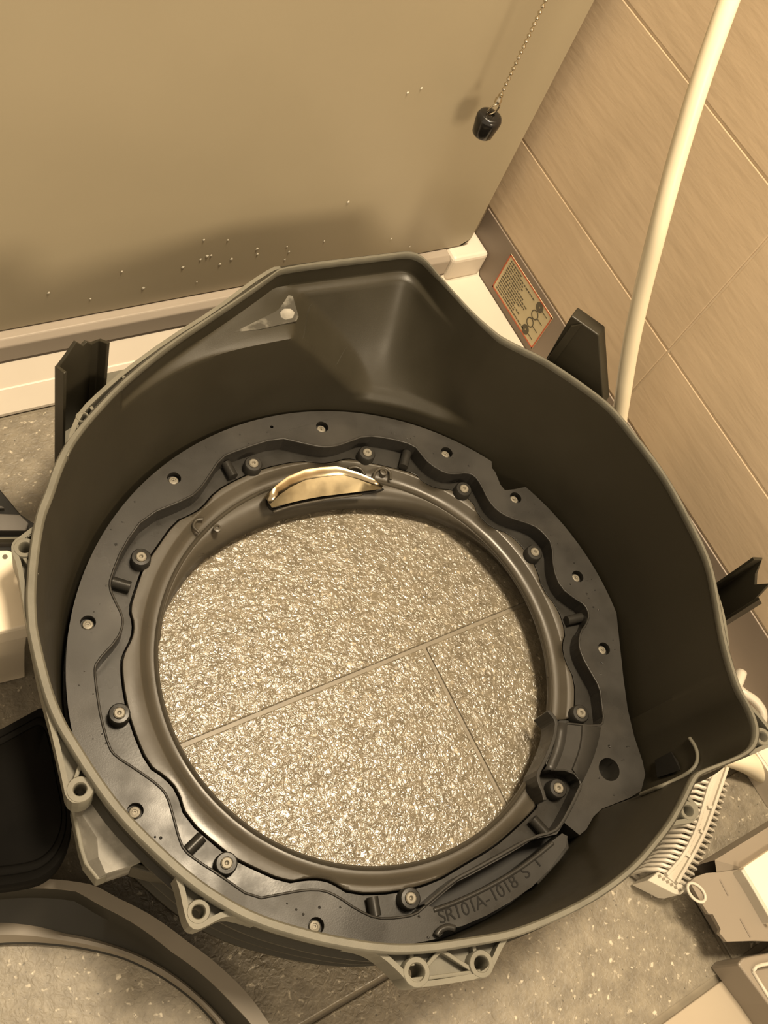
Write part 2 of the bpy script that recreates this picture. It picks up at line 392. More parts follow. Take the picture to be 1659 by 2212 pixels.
def rin(a, z):
    d = sd(a); R1, R0 = rr(a), rb(a)
    t = (z - ZB) / (ZR - ZB)
    plain = R0 + (R1 - R0) * t ** 0.9
    if min(pr[0][0], pr[1][0]) - 8 < d < a_se + 12:
        circ = R0 + 0.010 * t                               # the round wall of the drum space
        wv = sstep(d, pl[0][0] + 3, a_se + 12) ** 1.3
        circ = circ * (1 - wv) + plain * wv
        lim = float(np.interp(z, [0.088, ZS], [pl[1][0], pl[0][0]]))
        rlim = float(np.interp(z, [0.088, ZS], [pr[1][0], pr[0][0]]))
        q = min(1, max(0, (z - 0.086) / (ZS - 0.086)))
        slope = circ + 0.009 + (R1 - 0.007 - circ - 0.009) * q ** 0.85
        pocket = circ + (max(circ, slope) - circ) * sstep(z, 0.076, 0.090)
        k = sstep(d, lim - 2.2, lim + 3.2)                   # 1 on the shelf side
        below = pocket * (1 - k) + circ * k
        upper = sstep(z, ZS - 0.003, ZS + 0.003)
        inside = below * (1 - upper) + R1 * upper
        e = sstep(d, rlim - 7, rlim + 3)
        return plain * (1 - e) + inside * e
    return plain
tub = thing('washing_machine_tub', 'dark grey plastic washing machine tub lying face down on the wet tiled floor', 'machine tub', (C.x, C.y, 0))
NT = 720
TH = [2 * math.pi * i / NT for i in range(NT)]
zs = [ZB, 0.03, 0.045, 0.058, 0.068, 0.074] + [0.076 + 0.0025 * i for i in range(7)] + [0.094 + 0.0037 * i for i in range(23)] + [ZS - 0.003, ZS - 0.002, ZS - 0.001, ZS, ZS + 0.001, ZS + 0.002, ZS + 0.003, 0.188, 0.195, 0.203, ZR]
def ringrow(fn, z): return [(C.x + fn(a, z) * math.cos(a), C.y + fn(a, z) * math.sin(a), z) for a in TH]
rout = lambda a, z: max(rin(a, z), rin(a, max(z, 0.16)) * 0 + rin(a, z)) + 0.0045
mb = MB(); mb.loft([ringrow(rout, z) for z in zs] + [ringrow(rin, z) for z in zs[::-1]] + [ringrow(rout, zs[0])])
shell = mb.build('shell_wall', 'shell', tub, smooth=True, sharp=50)
# rim bead
mb = MB()
def rimw(a):
    d = sd(a); return 0.0044 - 0.0026 * sstep(d, 78, 88) * (1 - sstep(d, 128, 140)) + 0.0026 * (sstep(-abs(((d + 180 + 180) % 360) - 180), -110, -40))
mb.loft([[(C.x + (rr(a) + k * rimw(a) - 0.0005) * math.cos(a), C.y + (rr(a) + k * rimw(a) - 0.0005) * math.sin(a), z) for a in TH] for k, z in ((1, 0.199), (1, 0.2095), (0.8, 0.2112), (0.2, 0.2112), (0, 0.2095), (0, 0.2045), (1, 0.199))])
mb.build('rim', 'rim', tub, smooth=True, sharp=50)
# stiffening ridges round the outside
for z in (0.165, 0.120, 0.075):
    mb = MB(); mb.loft([[(C.x + (rout(a, z) + k) * math.cos(a), C.y + (rout(a, z) + k) * math.sin(a), z + dz) for a in TH[::2]] for k, dz in ((-0.001, 0.003), (0.005, 0.002), (0.005, -0.002), (-0.001, -0.003))])
    mb.build('stiffening_ridge', 'shell', tub, smooth=True, sharp=40)
# tub floor (seen only down the gaps)
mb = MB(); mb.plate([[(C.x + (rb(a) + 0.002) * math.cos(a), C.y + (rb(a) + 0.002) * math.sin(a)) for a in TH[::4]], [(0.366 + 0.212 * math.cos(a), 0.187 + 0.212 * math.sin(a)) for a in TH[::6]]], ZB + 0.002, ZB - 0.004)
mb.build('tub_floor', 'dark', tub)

# ---- ring plate with the wavy inner edge
S1 = [(315, 1115), (411.5, 1076), (432.6, 1058), (447.7, 1037), (477.8, 990), (511, 975), (601, 946), (646.6, 957), (692, 967), (722, 966), (750, 957), (789, 942), (840, 948), (894.7, 963), (909.7, 982.6),
      (927.8, 1003.7), (961, 1023.3), (985, 1024.8), (1006, 1021.8), (1024, 1027.8), (1039, 1049), (1054.4, 1082), (1072.5, 1103), (1096.6, 1118), (1150.8, 1134.8), (1172, 1151), (1192, 1177),
      (1194, 1230), (1210, 1270), (1241, 1294), (1261.6, 1305.8), (1272, 1329), (1264.6, 1350), (1252.8, 1364.5), (1248.4, 1391), (1255.7, 1417.5), (1273.4, 1449.8), (1294, 1485), (1298.3, 1520), (1302.8, 1558),
      (1292, 1569), (1204, 1560), (1190, 1610), (1174, 1662), (1232, 1663), (1257, 1692), (1237, 1735), (1214, 1778), (1197, 1797), (1150, 1808), (1092, 1841), (1016, 1883), (982, 1900), (918, 1955), (897, 1974),
      (855, 1981), (813, 1982), (771, 1963), (729, 1934), (699, 1921), (661, 1920), (610, 1929), (549.6, 1940.6), (471, 1885), (429, 1859), (399, 1835), (388, 1808), (377.8, 1768.8), (364, 1720),
      (346, 1696.6), (296, 1661), (252, 1633), (237.6, 1614), (220, 1549.7), (211, 1491), (206.5, 1450), (209.8, 1431), (256.8, 1379.7), (267.6, 1350.8), (265.8, 1329), (249.5, 1296.6), (238.7, 1271), (240.5, 1249.5), (267.6, 1180.8)]
s1 = chaikin(P(S1, ZP), 1)
outer = []
a0 = math.radians(ang(945, 2015, ZP)); a1 = math.radians(ang(1320, 1326, ZP)) - 2 * math.pi
notch = P([(1063, 1011), (1070, 1020), (1081, 1047), (1091, 1059), (1110, 1057)], ZP)
na, nb = math.radians(ang(1060, 1008, ZP)), math.radians(ang(1122, 1057, ZP))
steps = 220; done = False
for i in range(steps + 1):
    a = a0 + (a1 - a0) * i / steps
    aa = math.radians(sd(a))
    if nb < aa < na:
        if not done: outer += [Vector((p.x, p.y, 0)) for p in notch]; done = True
        continue
    r = rb(a) - 0.0015
    outer.append(Vector((C.x + r * math.cos(a), C.y + r * math.sin(a), 0)))
outer += P([(1347, 1467), (1356, 1532), (1370, 1591), (1388, 1644), (1394, 1673), (1385, 1708), (1361, 1723), (1300, 1747), (1282, 1764), (1267, 1791), (1252, 1804), (1219, 1777),
            (1203, 1802), (1152, 1813), (1096, 1847), (1020, 1889), (987, 1905), (926, 1957), (940, 1961), (985, 1945), (1050, 1915), (1115, 1878), (1165, 1840), (1195, 1815), (1214, 1800), (1226, 1806), (1222, 1830), (1210, 1845),
            (1190, 1875), (1150, 1915), (1100, 1950), (1050, 1978), (1000, 2000), (965, 2008)], ZP)
def circ(c, r, n=20): return [Vector((c.x + r * math.cos(2 * math.pi * k / n), c.y + r * math.sin(2 * math.pi * k / n), 0)) for k in range(n)]
RSC = [(696, 922), (376, 1033), (965, 977), (1114, 1075), (1248, 1245), (1305, 1401), (190, 1345), (292, 1752), (683, 2000)]
holes = [circ(at(x, y, ZP), 0.0068) for x, y in RSC]
big = at(1316, 1662, ZP)
mb = MB(); mb.plate([outer, s1] + holes + [circ(at(587, 922, ZP), 0.0018, 10), circ(big, 0.0112, 28)], ZP, ZC - 0.002)
plate = mb.build('ring_plate', 'plate', tub, bevel=0.0011)
mb = MB(); mb.tube([Vector((C.x + (p.x - C.x) * 1.0035, C.y + (p.y - C.y) * 1.0035, ZP + 0.0001)) for p in s1 + [s1[0]]], 0.0011, 6, caps=False); mb.build('plate_edge', 'plate', tub, smooth=True)
# recessed screws
cup = None
for x, y in RSC:
    p = at(x, y, ZP)
    if cup is None:
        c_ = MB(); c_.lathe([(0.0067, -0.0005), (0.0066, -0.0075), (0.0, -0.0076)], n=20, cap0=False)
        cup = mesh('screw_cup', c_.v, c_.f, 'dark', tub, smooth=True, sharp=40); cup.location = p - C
        # vertices were shifted by the root: undo
        for v in cup.data.vertices: v.co += Vector((C.x, C.y, 0))
        k_ = MB(); k_.lathe([(0.0050, -0.0075), (0.0050, -0.0058), (0.0042, -0.0046), (0.0024, -0.0043), (0.0021, -0.0050), (0.0011, -0.0050), (0.0009, -0.0062), (0.0, -0.0062)], n=18, cap0=False)
        scr = mesh('screw', k_.v, k_.f, 'screw', tub, smooth=True, sharp=35); scr.location = p - C
        for v in scr.data.vertices: v.co += Vector((C.x, C.y, 0))
    else:
        inst(cup, p, tub); inst(scr, p, tub)
mb = MB(); mb.lathe([(0.0111, -0.0006), (0.0085, -0.012), (0.004, -0.024), (0.0, -0.026)], c=big, n=28, cap0=False); mb.build('funnel_hole', 'channel', tub, smooth=True)
# ---- channel floor and its screw posts
S2 = [(464, 1060), (434, 1097), (408.7, 1112), (376, 1126), (327, 1195), (307, 1224), (289, 1275), (276, 1318), (285.5, 1347), (282, 1379), (260.5, 1419), (259, 1452), (266, 1506), (280, 1568), (317, 1657), (353, 1680), (381, 1711), (399, 1771), (483, 1844), (516, 1865), (616, 1910), (660, 1902), (690, 1902), (714, 1908),
      (758, 1935), (855, 1932), (940, 1908), (1000, 1872), (1066, 1833), (1108, 1797), (1150, 1757), (1163, 1740), (1160, 1700), (1166, 1664), (1186, 1600), (1199, 1556), (1238, 1556), (1242, 1532), (1242.5, 1470), (1220.5, 1426), (1214.6, 1394), (1223, 1367), (1206, 1314.6), (1170.5, 1270), (1162, 1233), (1139, 1193), (1103, 1154),
      (1060, 1139), (1033, 1112), (1021, 1082), (982, 1058), (943, 1055), (912, 1040), (898, 1023), (855, 1011), (780, 994.7), (749, 989), (719, 997.7), (692, 1000.7), (646.6, 994), (565, 1011), (511, 1034)]
s2 = chaikin(P(S2, ZC), 1)
S1b = [p for p in S1 if p not in ((1204, 1560), (1190, 1610), (1174, 1662), (1232, 1663))]
mb = MB(); mb.plate([[Vector((C.x + (p.x - C.x) * 1.008, C.y + (p.y - C.y) * 1.008, 0)) for p in P(S1b, ZC + 0.015)], s2], ZC, ZC - 0.012)
mb.build('channel_floor', 'channel', tub, bevel=0.0008)
POST = [(548, 1000), (794, 977), (1003, 1055), (1156, 1192), (1256, 1540), (305, 1202), (258, 1540), (490, 1864), (888, 1940), (1207, 1702)]
post = None
for x, y in POST:
    p = at(x, y, ZC + 0.013); p.z = ZC
    if post is None:
        k_ = MB(); k_.lathe([(0.0098, -0.001), (0.0094, 0.0105), (0.0083, 0.0120), (0.0055, 0.0122), (0.0055, 0.0112), (0, 0.0112)], n=24, cap0=False)
        post = mesh('screw_post', k_.v, k_.f, 'channel', tub, smooth=True, sharp=35); post.location = p - C
        k_ = MB(); k_.lathe([(0.0052, 0.0111), (0.0050, 0.0130), (0.0040, 0.0138), (0.0020, 0.0138), (0.0014, 0.0130), (0.0008, 0.0118), (0, 0.0118)], n=18, cap0=False)
        ps = mesh('screw', k_.v, k_.f, 'screw', post, smooth=True, sharp=35)
        for me in (post.data, ps.data):
            for v in me.vertices: v.co += Vector((C.x, C.y, 0))
    else:
        q = inst(post, p, tub); s_ = ps.copy(); COL.objects.link(s_); s_.parent = q
for (a, b) in [((488, 1001), (504, 1030)), ((879, 977), (871, 1009)), ((243, 1257), (281, 1268)), ((405, 1839), (436, 1808)), ((804, 1938), (811, 1979)), ((1224, 1341), (1263, 1332)), ((1150, 1769), (1181, 1803))]:
    A, B = at(*a, ZC + 0.006), at(*b, ZC + 0.006)
    MB().tube([A, B], 0.0052, 14).build('peg', 'channel', tub, smooth=True, sharp=50)
# ---- inner ring round the opening
CH = Vector((0.366, 0.187, 0)); RH = 0.199; ZH = 0.042
t2 = table(s2, CH)
NI = 360; TI = [2 * math.pi * i / NI for i in range(NI)]
def irow(fr, z): return [(CH.x + fr(a) * math.cos(a), CH.y + fr(a) * math.sin(a), z) for a in TI]
o2 = lambda a: t2(a) - 0.0018
fc = lambda k: (lambda a: min(RH + k, o2(a) - 0.0015))
mb = MB(); mb.loft([irow(o2, 0.026), irow(o2, 0.0412), irow(lambda a: o2(a) - 0.0008, 0.0422), irow(fc(0.0165), 0.0426), irow(fc(0.0150), 0.0418), irow(fc(0.0110), 0.0372), irow(fc(0.0065), 0.0345),
                    irow(fc(0.0030), 0.0348), irow(fc(0.0010), 0.0372), irow(fc(0.0), 0.0374), irow(fc(-0.0010), 0.0362), irow(fc(-0.0012), 0.030), irow(fc(0.003), 0.024), irow(o2, 0.026)])
ir = mb.build('inner_ring', 'inner', tub, smooth=True, sharp=45)
LOW = [(333, 1400), (338, 1360), (362, 1300), (420, 1218), (500, 1166), (580, 1129), (680, 1104), (760, 1096), (860, 1101), (960, 1128), (1050, 1187), (1110, 1252), (1162, 1340), (1182, 1420), (1186, 1480)]
low = chaikin(P(LOW, 0.012), 2, closed=False)
rows_ = [[], [], []]
for p in low:
    a = math.atan2(p.y - CH.y, p.x - CH.x); q = Vector((CH.x + (RH - 0.0008) * math.cos(a), CH.y + (RH - 0.0008) * math.sin(a), 0.0345))
    mid = q * 0.35 + p * 0.65; mid.z = 0.0215
    rows_[0].append(q); rows_[1].append(mid); rows_[2].append(p)
mb = MB(); mb.loft(rows_, closed=False); mb.build('opening_lip', 'inner', tub, smooth=True, sharp=25, solid=0.003)
# facet edges on the lip, left of the metal piece
for a, b in (((430, 1158), (492, 1153)), ((405, 1202), (441, 1198))):
    MB().tube([at(*a, 0.028), at(*b, 0.020)], 0.0012, 8).build('facet_edge', 'inner', tub, smooth=True)
# screw dimples and raised arcs on the inner ring
for x, y in ((828, 1021), (469, 1142)):
    p = at(x, y, 0.040); mb = MB(); mb.lathe([(0.0042, 0), (0.004, 0.0016), (0.0022, 0.002), (0.0018, 0.0006), (0, 0.0006)], c=p, n=16, cap0=False); mb.build('dimple', 'inner', tub, smooth=True, sharp=40)
for pts in ([(806, 1034), (812, 1018), (828, 1011), (842, 1020), (844, 1036)], [(752, 1012), (766, 1009), (780, 1014), (788, 1026)], [(430, 1150), (418, 1138), (424, 1124), (440, 1121)]):
    MB().tube(spline(P(pts, 0.0415), 5), 0.0016, 8).build('raised_arc', 'inner', tub, smooth=True)
# polished metal piece in the slot of the lip
top = P([(574, 1075), (596, 1050), (622, 1030), (658, 1015), (692, 1010), (726, 1008), (741, 1011), (772, 1021), (805, 1035), (827, 1050)], 0.0500)
mid = P([(583, 1090), (604, 1069), (628, 1052), (660, 1037), (694, 1031), (728, 1027), (745, 1027), (776, 1036), (802, 1046), (825, 1054)], 0.0485)
bot = P([(587, 1097), (612, 1090), (640, 1083), (668, 1077), (695, 1072), (722, 1069), (745, 1066), (770, 1063), (795, 1060), (824, 1056)], 0.0395)
mid2 = [m_ * 0.5 + b_ * 0.5 + Vector((0, 0, 0.0006)) for m_, b_ in zip(mid, bot)]
back = [p + Vector((0, 0.004, -0.012)) for p in top]
mb = MB(); mb.loft([back, top, mid], closed=False); mi = mb.build('metal_insert', 'chrome', tub, smooth=True, sharp=14, solid=0.0010)
mb = MB(); mb.loft([mid, mid2, bot], closed=False); mb.build('insert_face', 'insert_reflection', mi, smooth=True, sharp=40)
MB().tube(spline(P([(577, 1080), (590, 1101), (640, 1086), (722, 1072), (795, 1064), (828, 1056)], 0.031), 4), 0.0018, 8).build('slot_shadow', 'dark', tub, smooth=True)  # dark tube painting the shadow in the slot gap
MB().tube(spline(P([(590, 1106), (640, 1091), (722, 1076), (782, 1069)], 0.034), 5), 0.0013, 8).build('slot_edge', 'inner', tub, smooth=True)

# ---- cover, curved rib and chute at the lower right
cols = [((1204, 1561), (1177, 1661), 0.0615), ((1222, 1563), (1196, 1662), 0.0615), ((1232, 1564), (1207, 1662), 0.055), ((1248, 1566), (1226, 1662), 0.055), ((1259, 1567), (1238, 1662), 0.0615), ((1298, 1572), (1257, 1691), 0.0612)]
rows_ = []
for k in range(7):
    u = k / 6; row = []
    for (a, b, z) in cols:
        bow = 6 * math.sin(math.pi * u); row.append(at(a[0] + (b[0] - a[0]) * u + bow, a[1] + (b[1] - a[1]) * u, z))
    rows_.append(row)
rows_.append([Vector((p.x, p.y, ZC)) for p in rows_[-1]])
rows_.insert(0, [Vector((p.x, p.y, ZC)) for p in rows_[0]])
mb = MB(); mb.loft(rows_, closed=False); mb.build('duct_cover', 'plate', tub, smooth=True, sharp=50, solid=0.0012)
mb = MB(); mb.ribbon(chaikin(P([(1184, 1534), (1198, 1549), (1203, 1560), (1201, 1581), (1194, 1606), (1176, 1646), (1162, 1671), (1165, 1690), (1174, 1711), (1178, 1729)], 0.062), 1, closed=False), 0.062, 0.030, 0.0038)
mb.build('curved_rib', 'plate', tub, bevel=0.0008)
mb = MB(); mb.plate([P([(1181, 1540), (1197, 1556), (1195, 1580), (1172, 1646), (1158, 1671), (1152, 1668), (1168, 1625), (1178, 1585)], 0.036)], 0.036, 0.028); mb.build('rib_ledge', 'inner', tub, bevel=0.001)
mb = MB(); mb.ribbon(chaikin(P([(1257, 1692), (1237, 1735), (1214, 1778), (1197, 1797), (1150, 1808), (1092, 1841), (1016, 1883), (982, 1900), (918, 1955)], ZP + 0.002), 1, closed=False), ZP + 0.002, 0.024, 0.0024)
mb.build('duct_wall', 'plate', tub, bevel=0.0006)
bar = chaikin(P([(938, 1966), (985, 1950), (1050, 1920), (1115, 1883), (1165, 1846), (1196, 1820)], ZP + 0.0015), 2, closed=False)
MB().tube([Vector((p.x, p.y, ZP - 0.001)) for p in bar], 0.0024, 8).build('duct_edge', 'plate', tub, smooth=True)
# small drain lever by the rim
MB().tube(spline(P([(943, 2022), (950, 2010), (966, 2003), (982, 2006)], ZP + 0.004), 4), 0.003, 8).build('drain_catch', 'plate', tub, smooth=True)
mb = MB(); mb.ribbon(P([(1222, 1806), (1226, 1828), (1208, 1852), (1160, 1905)], ZP - 0.006), ZP - 0.008, 0.03, 0.006); mb.build('duct_skirt', 'channel', tub, bevel=0.001)
# moulded pocket at the right corner: bead, and a flat dark patch painting the recess's shade
def on_wall(x, y, off=0.0015):
    for k in range(380):
        z = 0.205 - k * 0.0005; p = at(x, y, z); a = math.atan2(p.y - C.y, p.x - C.x)
        if math.hypot(p.x - C.x, p.y - C.y) >= rin(a, z) - off: return p
    return at(x, y, ZP)
pts = chaikin([on_wall(*p) for p in [(1489, 1594), (1502, 1612), (1508, 1634), (1503, 1655), (1484, 1672), (1444, 1692), (1404, 1708), (1384, 1716)]], 2, closed=False)
MB().tube(pts, 0.0018, 8).build('pocket_bead', 'rim', tub, smooth=True)
pts = [on_wall(*p, 0.0022) for p in [(1420, 1680), (1415, 1642), (1450, 1624), (1464, 1644), (1470, 1664)]]
mb = MB(); mb.add(pts, [tuple(range(5))]); mb.build('pocket_recess_patch', 'dark', tub, solid=0.0008)
# moulded letters along the chute bar
def put_text(txt, p0, p1, z, size, m, parent):
    A, B = at(*p0, z), at(*p1, z); d = B - A
    for i, ch in enumerate(txt):
        if ch == ' ': continue
        u = i / (len(txt) - 1); cu = bpy.data.curves.new('mark', 'FONT'); cu.body = ch; cu.size = size; cu.extrude = 0.0002; cu.align_x = 'CENTER'; cu.align_y = 'CENTER'
        tmp = bpy.data.objects.new('mark', cu); COL.objects.link(tmp)
        me = bpy.data.meshes.new_from_object(tmp.evaluated_get(bpy.context.evaluated_depsgraph_get()))
        bpy.data.objects.remove(tmp, do_unlink=True); bpy.data.curves.remove(cu)
        me.materials.clear(); me.materials.append(M[m])
        o = bpy.data.objects.new('moulded_character', me); COL.objects.link(o); o.parent = parent
        sag = Vector((d.y, -d.x, 0)).normalized() * 0.006 * 4 * u * (1 - u)
        o.location = A + d * u + sag - root_loc(parent); o.rotation_euler = (0, 0, math.atan2(d.y, d.x) + (0.5 - u) * -0.5)
put_text('SR101A-1018 S 1', (955, 1981), (1160, 1862), ZP + 0.0003, 0.0155, 'ink', tub)

# ---- outer lugs
def inner_arc(pa, pb_, off=0.004, n=14):
    a, b = math.atan2(pa.y - C.y, pa.x - C.x), math.atan2(pb_.y - C.y, pb_.x - C.x)
    d = (b - a + math.pi) % (2 * math.pi) - math.pi
    return [Vector((C.x + (rr(a + d * k / n) + off) * math.cos(a + d * k / n), C.y + (rr(a + d * k / n) + off) * math.sin(a + d * k / n), 0)) for k in range(n + 1)]
def lug(out_px, bosses=(), ribs=(), zt=0.204, depth=0.030, rail=0.0036, web=0.009, m='lug', hole_web=True, smooth_it=1):
    o = P(out_px, zt); o = chaikin(o, smooth_it, closed=False) if smooth_it else o
    ia = inner_arc(o[0], o[-1])
    mb = MB(); loops = [o + ia[::-1]]
    for (x, y, rh, rbs) in bosses: loops.append(circ(at(x, y, zt), rbs * 0.9, 16))
    mb.plate(loops if hole_web else loops[:1], zt - web, zt - web - 0.003)
    mb.ribbon(o, zt, zt - depth, rail)
    L_ = mb.build('mounting_lug', m, tub, bevel=0.0007)
    for (x, y, rh, rbs) in bosses:
        k = MB(); k.lathe([(rh, -0.028), (rh, -0.0005), (rh + 0.0006, 0.0004), (rbs - 0.0006, 0.0004), (rbs, -0.0005), (rbs, -0.028), (rh, -0.028)], c=at(x, y, zt), n=22, cap0=False, cap1=False)
        k.build('screw_boss', m, L_, smooth=True, sharp=40)
    for a, b in ribs:
        MB().ribbon([at(*a, zt), at(*b, zt)], zt - 0.001, zt - web - 0.001, 0.0028).build('rib', m, L_, bevel=0.0005)
    return L_
lug([(84, 1134), (66, 1147), (49, 1160), (33, 1171), (29, 1184), (34, 1200), (41, 1215), (51, 1274), (63, 1345), (73, 1396), (85, 1457), (96, 1500), (119, 1589), (142, 1692), (147, 1718), (162, 1731), (186, 1724), (200, 1694), (206, 1680)],
    [(54, 1183, 0.0042, 0.0082), (173, 1705, 0.0042, 0.0090)], [((52, 1160), (90, 1136)), ((50, 1200), (80, 1240)), ((160, 1690), (176, 1644)), ((190, 1690), (204, 1684))])
lug([(384, 1892), (394, 1920), (402, 1962), (411, 1993), (423, 2003), (440, 1997), (465, 1983), (483, 1974), (510, 1973), (560, 1988)], [(429, 1969, 0.0043, 0.0078)], [((436, 1955), (452, 1928))])
lug([(760, 2040), (800, 2048), (830, 2063), (864, 2094), (880, 2112), (893, 2124), (919, 2126), (980, 2117), (1037, 2107), (1058, 2094), (1070, 2068), (1080, 2046), (1092, 2027)],
    [(900, 2100, 0.0056, 0.0098), (1040, 2082, 0.0052, 0.0092)], [((893, 2086), (890, 2050)), ((918, 2092), (955, 2050)), ((952, 2050), (1022, 2095)), ((1030, 2068), (1024, 2036)), ((880, 2118), (1040, 2098))])
lug([(1482, 1712), (1492, 1730), (1504, 1742), (1506, 1758), (1496, 1772), (1476, 1774), (1452, 1778)], [(1487, 1751, 0.0042, 0.0078)], [((1478, 1738), (1470, 1734))])
lug([(1620, 1524), (1640, 1545), (1662, 1572), (1672, 1590), (1664, 1608), (1640, 1618), (1618, 1628)], [(1648, 1591, 0.0042, 0.008)], [((1640, 1578), (1630, 1560))])
lug([(142, 985), (152, 950), (160, 920), (178, 885), (222, 843), (270, 801), (363, 733), (464, 670), (544, 609), (590, 580), (606, 578)],
    [(178, 900, 0.0034, 0.0054)],
    [((264, 808), (270, 817)), ((353, 742), (357, 747)), ((374, 729), (378, 734)), ((449, 680), (453, 685)), ((529, 622), (532, 626)), ((552, 604), (555, 608)), ((166, 916), (171, 926)), ((196, 876), (201, 883))], zt=0.2105, depth=0.045, web=0.012)
lug([(1543, 1262), (1552, 1290), (1561, 1320), (1567, 1350), (1572, 1390), (1574, 1425)], [], [((1556, 1330), (1562, 1326)), ((1560, 1370), (1568, 1368))], web=0.012)
# lower-left chalky box bracket
in_ = P([(188, 1738), (180, 1762), (195, 1785), (211, 1811), (214, 1851), (229, 1885)], 0.165)
out_ = P([(160, 1741), (163, 1765), (168, 1790), (176, 1830), (186, 1862), (212, 1896)], 0.155)
rgt = P([(203, 1722), (240, 1738), (268, 1768), (300, 1805), (331, 1847), (285, 1867)], 0.165)
mb = MB(); mb.loft([[Vector((p.x, p.y, 0.125)) for p in out_], out_, in_, rgt, [Vector((p.x, p.y, 0.125)) for p in rgt]], closed=False)
n = len(in_); mb.f += [(1 * n + n - 1, 0 * n + n - 1, 4 * n + n - 1, 3 * n + n - 1, 2 * n + n - 1)]
mb.build('corner_box', 'chalk', tub, smooth=True, sharp=15, solid=0.002)
mb = MB(); mb.ribbon(P([(158, 1739), (163, 1765), (168, 1790), (176, 1830), (186, 1862), (212, 1896), (230, 1887)], 0.157), 0.1575, 0.125, 0.0035); mb.build('corner_box_flange', 'lug', tub, bevel=0.001)
mb = MB(); mb.ribbon(P([(285, 1868), (330, 1880), (384, 1893)], 0.16), 0.16, 0.12, 0.004); mb.build('corner_web', 'shell', tub, bevel=0.001)
# upright brackets behind the tub
def solve_z(p, x, y):
    best = None
    for k in range(600):
        z = 0.02 + k * 0.001; c = RM @ np.array([p.x, p.y, z - H]); u, v = CX + F * c[0] / c[2], CY + F * c[1] / c[2]
        e = (v - y) ** 2 + (u - x) ** 2
        if best is None or e < best[0]: best = (e, z)
    return best[1]
# left: U-channel with a broken top
bl, br = at(118, 935, 0.15), at(202, 880, 0.15)
zc = solve_z(bl, 111, 792); zsp = solve_z((bl + br) / 2, 157, 757)
mb = MB(); d = (br - bl); nrm = Vector((-d.y, d.x, 0)).normalized()
prof = [bl - nrm * 0.012, bl - nrm * 0.002, bl + d * 0.12 + nrm * 0.002, bl + d * 0.3 + nrm * 0.002, bl + d * 0.5 + nrm * 0.002, bl + d * 0.66 + nrm * 0.002, bl + d * 0.75 + nrm * 0.002, bl + d * 0.88 + nrm * 0.002, br - nrm * 0.002, br - nrm * 0.012]
tops = [zc + 0.006, zc + 0.004, zc - 0.004, zc + 0.004, zc + 0.014, zsp, zc + 0.006, zc - 0.001, zc + 0.004, zc + 0.010]
mb.ribbon(prof, tops, 0.03, 0.003); mb.build('upright_bracket', 'shell', tub, bevel=0.0006)
mb = MB(); mb.plate([P([(126, 928), (200, 812), (290, 792), (240, 850), (170, 1000), (150, 1010)], 0.14)], 0.14, 0.132); mb.build('bracket_plate', 'lug', tub, bevel=0.001)
# right: U-channel with notched top
bl, br = at(1546, 1276, 0.15), at(1572, 1346, 0.15)
zc = solve_z((bl + br) / 2, 1640, 1262)
mb = MB(); d = (br - bl); nrm = Vector((d.y, -d.x, 0)).normalized()
prof = [bl + nrm * 0.012, bl, bl + d * 0.25, bl + d * 0.5, bl + d * 0.7, bl + d * 0.85, br, br + nrm * 0.012]
tops = [zc + 0.018, zc + 0.016, zc + 0.002, zc - 0.004, zc + 0.014, zc - 0.012, zc - 0.006, zc + 0.006]
mb.ribbon(prof, tops, 0.03, 0.003); mb.build('upright_bracket', 'shell', tub, bevel=0.0006)
# back right: closed dark fin
b1, b2 = at(1190, 792, 0.19), at(1304, 874, 0.19)
pn = Vector((b2.y - b1.y, b1.x - b2.x, 0)).normalized()
def on_plane(x, y, p0):
    d = Vector(ray(x, y)); o_ = Vector((0, 0, H)); t = (p0 - o_).dot(pn) / d.dot(pn); return o_ + d * t
q = [Vector((b1.x, b1.y, 0.06)), on_plane(1234, 682, b1), on_plane(1293, 724, b1), b2, Vector((b2.x, b2.y, 0.06))]
if pn.dot(Vector((0.6, 0.6, 0))) < 0: pn = -pn
bk_ = [p + pn * 0.016 for p in q]; n = len(q)
mb = MB(); mb.add(q + bk_, [tuple(range(n)), tuple(range(2 * n - 1, n - 1, -1))] + [(i, i + n, (i + 1) % n + n, (i + 1) % n) for i in range(n)])
mb.build('cover_fin', 'shell', tub, bevel=0.0012)
mb = MB(); e0 = at(1176, 784, 0.19); mb.ribbon([e0, b1], [on_plane(1216, 692, e0).z, q[1].z], 0.06, 0.003); mb.build('fin_edge', 'shell', tub)
# water scale on the shelf
mb = MB(); mb.plate([P([(470, 722), (520, 690), (560, 664), (600, 634), (632, 640), (645, 684), (640, 694), (560, 712)], ZS)], ZS + 0.0004, ZS - 0.0005); mb.build('water_scale', 'stain', tub)
b_ = P([(604, 676), (612, 668), (628, 668), (637, 676), (632, 688), (616, 692), (606, 686)], ZS)
mb = MB(); mb.plate([b_], ZS + 0.0012, ZS - 0.0005); mb.build('lime_blob', 'chalk', tub, bevel=0.0008)
